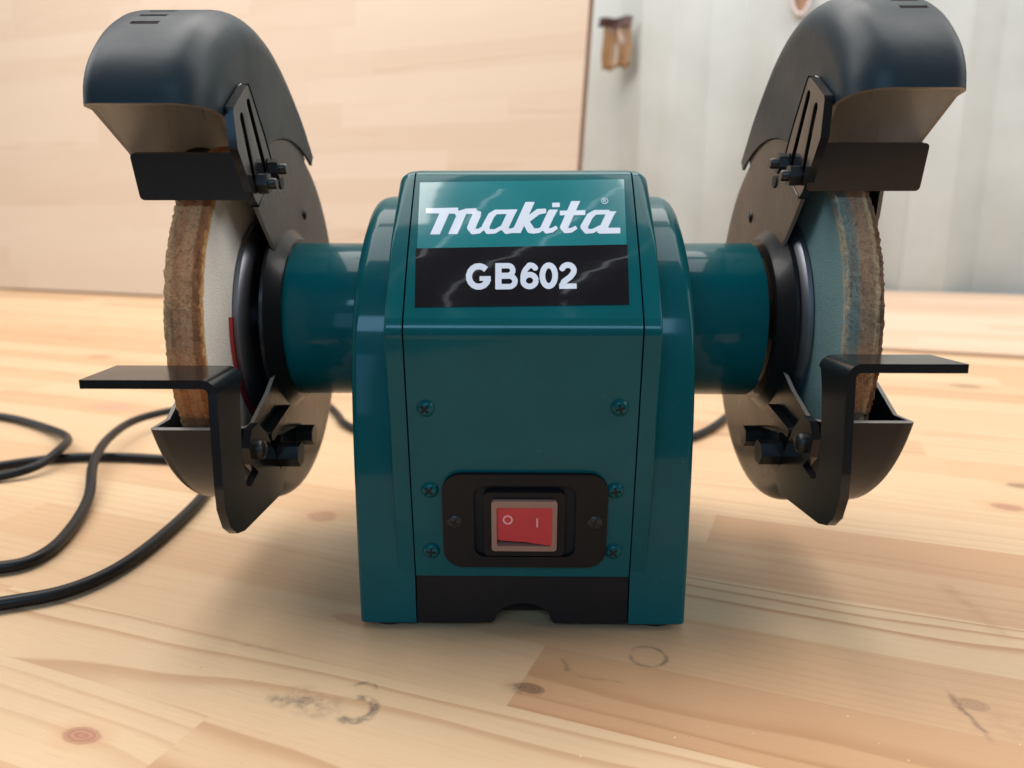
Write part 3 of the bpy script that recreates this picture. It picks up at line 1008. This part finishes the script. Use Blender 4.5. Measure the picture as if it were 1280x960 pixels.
# ------------------------------------------------ guards, wheels, rests: built once per side, mirrored and turned about the shaft
def side(s, turn, dx, wheelmat, wx, hout, lift, rlen):
    ct, st = math.cos(R(turn)), math.sin(R(turn))

    def T(a, y, z):
        y2 = y * ct - (z - AX) * st
        z2 = AX + y * st + (z - AX) * ct
        return Vector((s * (a + dx), y2, z2)) * MM

    def grid(rows, bm):
        """rows of equal-length (a,y,z) points"""
        V = [[bm.verts.new(T(*p)) for p in r] for r in rows]
        for A, B in zip(V, V[1:]):
            for i in range(len(A) - 1):
                bm.faces.new((A[i], A[i + 1], B[i + 1], B[i]))
        return V

    def orient(bm, inside):
        bmesh.ops.recalc_face_normals(bm, faces=bm.faces[:])
        c = T(*inside)
        tot = 0.0
        for f in bm.faces:
            tot += f.normal.dot(f.calc_center_median() - c) * f.calc_area()
        if tot < 0:
            bmesh.ops.reverse_faces(bm, faces=bm.faces[:])

    # ---- drum part of the guard
    bm = bmesh.new()
    angs = [-23 - (248 - 23) * i / 72 for i in range(73)]      # from the front lip down, round the back and up to the hood
    path = [(73, 105)]
    for i in range(9):
        a = R(90 * i / 8)
        path.append((75 + 7 * math.sin(a), 105 + 7 * (1 - math.cos(a))))
    path += [(82, 122), (82, 136)]
    for i in range(1, 5):
        a = R(90 * i / 4)
        path.append((82 - 3 * (1 - math.cos(a)), 139 + 3 * math.sin(a)))
    path.append((74, 142))
    P = lambda r, d: (-r * math.cos(R(d)), AX + r * math.sin(R(d)))
    V = grid([[(a, -math.sqrt(r * r - 32 * 32), AX - 32)] + [(a,) + P(r, d) for d in angs[1:]] for (r, a) in path], bm)
    up = [P(79, 112 - (112 - 49) * i / 16) for i in range(17)]
    # inner face: rim arc, joint arc, upper V edge, hub, lower V edge
    inner = list(V[0])
    inner += [bm.verts.new(T(105, y, z)) for y, z in up]
    inner += [bm.verts.new(T(105, y, z)) for y, z in ((-58.6, 178.3), (-37, 157), (-26, 147.5))]
    inner += [bm.verts.new(T(105, *P(40, d))) for d in (52, 35, 18, 0, -15, -28)]
    inner += [bm.verts.new(T(105, y, z)) for y, z in ((-46, 88.5), (-58, 84.0))]
    f = bm.faces.new(inner)
    outr = list(V[-1])
    outr += [bm.verts.new(T(142, *P(76, 112 - (112 - 62) * i / 10))) for i in range(11)]
    outr += [bm.verts.new(T(142, y, z)) for y, z in ((-31.5, 158), (-27, 149))]
    outr += [bm.verts.new(T(142, *P(43, d))) for d in (50, 30, 10, -10, -28)]
    outr += [bm.verts.new(T(142, -60, 81.0))]
    bm.faces.new(outr)
    orient(bm, (123, 0, AX))
    me = bpy.data.meshes.new('wheel_guard')
    bm.to_mesh(me)
    bm.free()
    guard = link('wheel_guard', me, [BLACK, EDGE], G, 40)
    md = guard.modifiers.new('sheet', 'SOLIDIFY')
    md.thickness = 1.6 * MM
    md.offset = -1
    md.material_offset_rim = 1
    bake(guard)

    # ---- hood
    ol = catmull([(-91.3, 196.2), (-89.8, 203.5), (-84, 212), (-72, 221.5), (-56, 229), (-38, 233), (-20, 232.2), (-2, 227.3), (15, 217.8), (31, 205), (43.6, 189.6)], 10)
    ol = [Vector((p.x, p.y + lift * max(0, p.y - 200) / 32)) for p in ol]
    NS = 61

    def inset(d):
        pts = resample(ol, 121)
        out = []
        for i, p in enumerate(pts):
            t = (pts[min(i + 1, 120)] - pts[max(i - 1, 0)]).normalized()
            k = i / 120
            dd = d * (1 - 0.72 * max(0, (k - 0.62) / 0.38) ** 1.5)
            q = Vector((p.x + t.y * dd, p.y - t.x * dd))
            rr = math.hypot(q.x, q.y - AX)
            if rr < 80.2 and k > 0.5:
                q = Vector((q.x * 80.2 / rr, AX + (q.y - AX) * 80.2 / rr))
            out.append(q)
        return out

    cut = lambda y: 195.5 - (y + 91) * 0.40      # the mouth: a plane that drops towards the back

    def clipped(d):
        pts = inset(d)
        out = [p for p in pts if p.y > cut(p.x)]
        # start exactly on the mouth plane
        i = pts.index(out[0])
        if i > 0:
            a, b = pts[i - 1], out[0]
            fa, fb = a.y - cut(a.x), b.y - cut(b.x)
            out.insert(0, a.lerp(b, fa / (fa - fb)))
        return resample(out, NS)

    RI, RO = 13.0, 5.0
    cross = [(RI + 6, 105.0), (RI + 0.5, 105.0)]
    for i in range(9):
        a = R(90 * i / 8)
        cross.append((RI * (1 - math.sin(a)), 105 + RI * (1 - math.cos(a))))
    cross += [(0, 121), (0, 127.0), (0, 132), (0, 137.0), (0, hout - RO)] if hout - RO > 137.5 else [(0, 121), (0, 127.0), (0, 132), (0, 137.0)]
    for i in range(1, 6):
        a = R(90 * i / 5)
        cross.append((RO * (1 - math.cos(a)), hout - RO + RO * math.sin(a)))
    cross.append((RO + 4, hout))
    bm = bmesh.new()
    rows = [[(a, p.x, p.y) for p in clipped(d)] for d, a in cross]
    # inner face reaches in to the joint arc on the drum
    j = [Vector((-60.8, 181.6))] + [Vector(P(79.6, 52 + (118 - 52) * i / 30)) for i in range(31)]
    j = resample(j, NS)
    mid = [[(105, a.x * (1 - t) + b[1] * t, a.y * (1 - t) + b[2] * t) for a, b in zip(j, rows[0])] for t in (0, 0.5)]
    jo = [Vector((-60.0, 182.5))] + [Vector(P(74, 52 + (114 - 52) * i / 30)) for i in range(31)]
    jo = resample(jo, NS)
    end = [[(hout, a.x * t + b[1] * (1 - t), a.y * t + b[2] * (1 - t)) for a, b in zip(jo, rows[-1])] for t in (0.5, 1)]
    # the joint edge is folded in a little, so the hood stands proud of the drum
    fold = [[(106.2, p[1], p[2]) for p in mid[0]]]
    allrows = fold + mid + rows + end
    V = grid(allrows, bm)
    # three vent slots through the crown
    i0 = allrows.index(rows[[c[1] for c in cross].index(127.0)])
    kill = []
    bm.faces.ensure_lookup_table()
    per = NS - 1
    for col in (13, 16, 19):
        for rr in (i0, i0 + 1):
            kill.append(bm.faces[rr * per + col])
    bmesh.ops.delete(bm, geom=kill, context='FACES_ONLY')
    orient(bm, (123, -20, 190))
    me = bpy.data.meshes.new('guard_hood')
    bm.to_mesh(me)
    bm.free()
    for v in me.vertices:
        v.co.x -= s * 1.1 * MM      # the hood casting is slightly proud
    hood = link('guard_hood', me, [HOODM, EDGE, INNER], guard, 40)
    md = hood.modifiers.new('sheet', 'SOLIDIFY')
    md.thickness = 1.7 * MM
    md.offset = -1
    md.material_offset_rim = 1
    md.material_offset = 2
    bake(hood)

    # hub boss and hole
    bm = lathe_bm([(31, 101.2), (36.3, 101.2), (37.2, 102), (39, 104), (43, 106.6), (43, 108), (20, 108)], 72, lambda a, p, q: T(a, p, AX + q))
    from_bm('hub_boss', bm, BLACK, guard, 40)
    bm = lathe_bm([(0, 104.4), (2.6, 104.4), (2.9, 105.2), (0, 105.2)], 20, lambda a, p, q: T(a, -10.8 + p, 173.6 + q))
    from_bm('plate_hole', bm, HOLE, guard)
    for (y, z) in ((24, 160), (40, 92)):
        bm = lathe_bm([(0, 103.9), (1.6, 104.0), (2.7, 104.5), (3.0, 105.2), (0, 105.3)], 20, lambda a, p, q: T(a, y + p, z + q))
        from_bm('rivet', bm, BLACK, guard, 60)

    # ---- spark deflector: slotted arm on the inner face and a plate across the wheel
    slot = lambda x0, y0, x1, y1, r: [(x0 + r * math.cos(R(a)), y0 + r * math.sin(R(a))) for a in ()]

    def slot_loop(p, q, r):
        p, q = Vector(p), Vector(q)
        t = (q - p).normalized()
        a0 = math.atan2(t.y, t.x)
        L = []
        for i in range(7):
            a = a0 + math.pi / 2 + math.pi * i / 6
            L.append((p.x + r * math.cos(a), p.y + r * math.sin(a)))
        for i in range(7):
            a = a0 - math.pi / 2 + math.pi * i / 6
            L.append((q.x + r * math.cos(a), q.y + r * math.sin(a)))
        return L

    arm = [(-57.2, 207.0), (-60, 206), (-74.4, 197), (-75, 195.4), (-73.5, 183), (-58.8, 165.8), (-55, 163.5), (-36, 176.5), (-35.3, 181), (-42.5, 191), (-55.6, 206)]
    sl1 = slot_loop((-65.8, 194.4), (-57.0, 173.8), 1.75)
    sl2 = slot_loop((-57.6, 200.2), (-43.6, 177.2), 1.75)
    defl = from_bm('spark_deflector', prism_bm([arm, sl1, sl2], 100.6, 103.0, T), SATIN, G, 30, 0.35 * MM, 2, bang=50)
    pl = []
    d = Vector((5.0, -16.3))
    p0, n0 = Vector((-65.4, 182.2)), Vector((16.3, 5.0)).normalized() * 2.2
    # plate outline in (a, t) with rounded corners, mapped onto its tilted plane
    rr = rrect(101.0, 142.8, 0.0, 17.2, 1.6, 4)
    dn = d.normalized()
    bm = prism_bm([rr], 0, 1, lambda k, a, t: T(a, p0.x + dn.x * t + n0.x * k, p0.y + dn.y * t + n0.y * k))
    from_bm('deflector_plate', bm, SATIN, defl, 30, 0.4 * MM, 2, bang=50)

    def hexnut(name, y, z, a1, a0, af, mat, parent, rot=15):
        hx = [(y + af / 1.732 * math.cos(R(60 * i + rot)), z + af / 1.732 * math.sin(R(60 * i + rot))) for i in range(6)]
        return from_bm(name, prism_bm([hx], a0, a1, T), mat, parent, 30, 0.5 * MM, 2, bang=50)

    for (y, z, ro) in ((-53.6, 172.0, 10), (-39.6, 178.0, 25)):
        nut = hexnut('nut', y, z, 100.1, 96.2, 7.0, DARKSTEEL, defl, ro)
        bm = lathe_bm([(0, 93.4), (1.7, 93.4), (2.1, 94), (2.1, 97), (0, 97)], 18, lambda a, p, q: T(a, y + p, z + q))
        from_bm('bolt_end', bm, DARKSTEEL, defl, 40)

    # ---- tool rest: flat plate, bent down into a hooked bracket
    hook = [(-108.8, 103.0), (-109.6, 84), (-110.2, 72), (-110.0, 63), (-106.5, 55), (-101, 50.5), (-94, 48.6), (-87, 48.2)]
    hook += [(-51.5, 46.4), (-46.5, 50.5), (-52, 61), (-63, 76), (-72, 83), (-79.5, 82.5), (-83.6, 76.5), (-81.6, 69.5), (-75.5, 64.6), (-84.5, 62.2), (-88.5, 63.5), (-90.4, 68), (-90.8, 80), (-88.5, 97), (-86.5, 103.0)]
    bm = bmesh.new()
    ia = [bm.verts.new(T(100.8, *p)) for p in hook]
    oa = [bm.verts.new(T(103.8, *p)) for p in hook]
    nh = len(hook)
    for i in range(nh - 1):
        bm.faces.new((ia[i], ia[i + 1], oa[i + 1], oa[i]))
    bm.faces.new(ia)
    bm.faces.new(oa)
    prev = (ia[0], oa[0], oa[-1], ia[-1])
    cuts = []
    for i in range(1, 9):
        a = R(180 - 90 * i / 8)
        cuts.append((105.6 + 4.8 * math.cos(a), 103.0 + 4.8 * math.sin(a), 105.6 + 1.8 * math.cos(a), 103.0 + 1.8 * math.sin(a)))
    cuts.append((rlen, 107.8, rlen, 104.8))
    for (a1, z1, a2, z2) in cuts:
        cur = tuple(bm.verts.new(T(*p)) for p in ((a1, -108.8, z1), (a2, -108.8, z2), (a2, -84.5, z2), (a1, -84.5, z1)))
        for i in range(4):
            bm.faces.new((prev[i], prev[(i + 1) % 4], cur[(i + 1) % 4], cur[i]))
        prev = cur
    bm.faces.new(prev)
    rest = from_bm('tool_rest', bm, SATIN, G, 30, 0.5 * MM, 2, bang=55)
    bm = lathe_bm([(3.7, 100.9), (3.9, 99.8), (3.4, 98.6), (2.2, 97.9), (0, 97.7)], 26, lambda a, p, q: T(a, -74.5 + p, 73.2 + q))
    from_bm('bolt_head', bm, DARKSTEEL, rest, 50)
    hexnut('hex_nut', -47.5, 62.6, 101.6, 92.5, 9.0, BLACK, rest, 5)
    hexnut('hex_nut', -19.0, 62.6, 105.0, 94.5, 8.0, BLACK, rest, 20)
    bm = prism_bm([slot_loop((-54, 72.5), (-28.5, 77.0), 2.0)], 105.2, 101.5, T)
    from_bm('slot_rail', bm, BLACK, rest, 30, 0.4 * MM, 2, bang=50)
    bm = prism_bm([[(-47, 52), (-15, 56), (-12, 66), (-44, 70)]], 105.1, 101.8, T)
    from_bm('clamp_plate', bm, BLACK, rest, 30, 0.6 * MM, 2, bang=50)

    # ---- wheel
    org = Vector((0, 0, AX)) * MM
    bm = bmesh.new()
    segs = 420
    prof = [(10, 116.0)] + [(r, 116.0) for r in (20, 40, 52, 64, 70, 73, 74.6)] + [(75.6, 116.15), (76.1, 116.7)]
    prof += [(76.2, 116.7 + (129.4 - 116.7) * i / 12) for i in range(1, 13)] + [(75.6, 130), (73, 130), (50, 130), (10, 130)]
    rs = random.Random(11 + s)
    rows = []
    for (r, a) in prof:
        row = []
        for i in range(segs):
            th = 2 * math.pi * i / segs
            rim = max(0.0, (r - 74.0) / 2.2)
            rj = r + rim * (rs.gauss(0, 0.24) - abs(rs.gauss(0, 0.26)) + (max(0.0, rs.gauss(-0.15, 0.45)) if (a < 117.5 or a > 128.5) else 0.0))
            aj = a + (rs.gauss(0, 0.14) * rim if 116.1 < a < 129.9 else (rs.gauss(0, 0.30) * rim))
            row.append(bm.verts.new(Vector((s * (aj + wx), rj * math.cos(th), rj * math.sin(th))) * MM))
        rows.append(row)
    for A, B in zip(rows, rows[1:]):
        for i in range(segs):
            jx = (i + 1) % segs
            bm.faces.new((A[i], A[jx], B[jx], B[i]))
    wheel = from_bm('grinding_wheel', bm, wheelmat, G, 70)
    wheel.location = org
    loc = lambda a, p, q: Vector((s * (a + wx), p, q)) * MM
    # dished flange with bright rim, paper washer
    bm = lathe_bm([(8, 112.2), (34, 112.2), (40, 111.2), (45, 112.4), (46.2, 113.6), (46.2, 115.4), (44, 115.6), (8, 115.6)], 96, loc)
    from_bm('flange', bm, STEEL, wheel, 35)
    if s < 0:
        bm = bmesh.new()
        rows = [[bm.verts.new(loc(115.72, -r * math.cos(R(d)), r * math.sin(R(d)))) for d in range(-80, 9, 4)] for r in (40, 49.8 )]
        for i in range(len(rows[0]) - 1):
            bm.faces.new((rows[0][i], rows[0][i + 1], rows[1][i + 1], rows[1][i]))
        from_bm('paper_washer', bm, PAPER, wheel)
    bm = lathe_bm([(0, 106), (9, 106), (9, 134), (0, 134)], 32, loc)
    from_bm('shaft', bm, STEEL, wheel)
    return guard


side(-1, 0.6, 0.0, WHEEL_W, 1.8, 146.5, 3.0, 146)
side(1, -2.6, 4.0, WHEEL_G, 0.9, 143.0, 6.0, 139.5)

# ------------------------------------------------ power cord
K = 162 / 159.0
pts = [(20, 68, 22), (30, 110, 14), (75, 250, 3.4), (120, 350, 3.4), (190, 350, 3.4), (188, 290, 3.4), (170, 257, 3.4), (125, 187, 3.4), (60, 152, 3.4), (0, 142, 3.4),
       (-70, 155, 3.4), (-130, 208, 3.4), (-150, 248, 3.4), (-170, 284, 3.4), (-205, 296, 5), (-245, 266, 9), (-284, 208, 12), (-281, 150, 13.5), (-266, 99, 10.5), (-245, 55, 5), (-231, 13, 3.4), (-226, -20, 3.4), (-240, -34, 3.4),
       (-300, -40, 3.4), (-345, -70, 3.4), (-330, -105, 3.4), (-280, -98, 3.4), (-237, -76, 3.4), (-214, -66, 3.4), (-193, -54, 3.4), (-182, -27, 3.4), (-180, 24, 3.4), (-184, 71, 3.4),
       (-195, 108, 3.4), (-213, 124, 3.4), (-237, 128, 3.4), (-268, 132, 3.4), (-302, 130, 3.4), (-334, 113, 3.4), (-400, 60, 3.4), (-470, 80, 3.4), (-500, 170, 3.4), (-470, 240, 3.4), (-415, 236, 3.4),
       (-354, 198, 4), (-318, 160, 8), (-304, 128, 10), (-306, 102, 6), (-330, 86, 3.4), (-380, 62, 8), (-440, 30, 9), (-560, 10, 3.4), (-760, 60, 3.4)]
cu = bpy.data.curves.new('power_cord', 'CURVE')
cu.dimensions = '3D'
cu.bevel_depth = 2.95 * MM
cu.bevel_resolution = 5
cu.resolution_u = 10
spn = cu.splines.new('NURBS')
dense = catmull([Vector((x * K, (y + 355) * K - 355, z)) for x, y, z in pts], 4)
spn.points.add(len(dense) - 1)
for p, q in zip(spn.points, dense):
    p.co = (q.x * MM, q.y * MM, q.z * MM, 1)
spn.use_endpoint_u = True
tmp = bpy.data.objects.new('power_cord', cu)
COL.objects.link(tmp)
dg = bpy.context.evaluated_depsgraph_get()
me = bpy.data.meshes.new_from_object(tmp.evaluated_get(dg))
bpy.data.objects.remove(tmp)
me.materials.clear()
cord = link('power_cord', me, CORD, G, 60)
cord.location = (0, 0, -0.003)
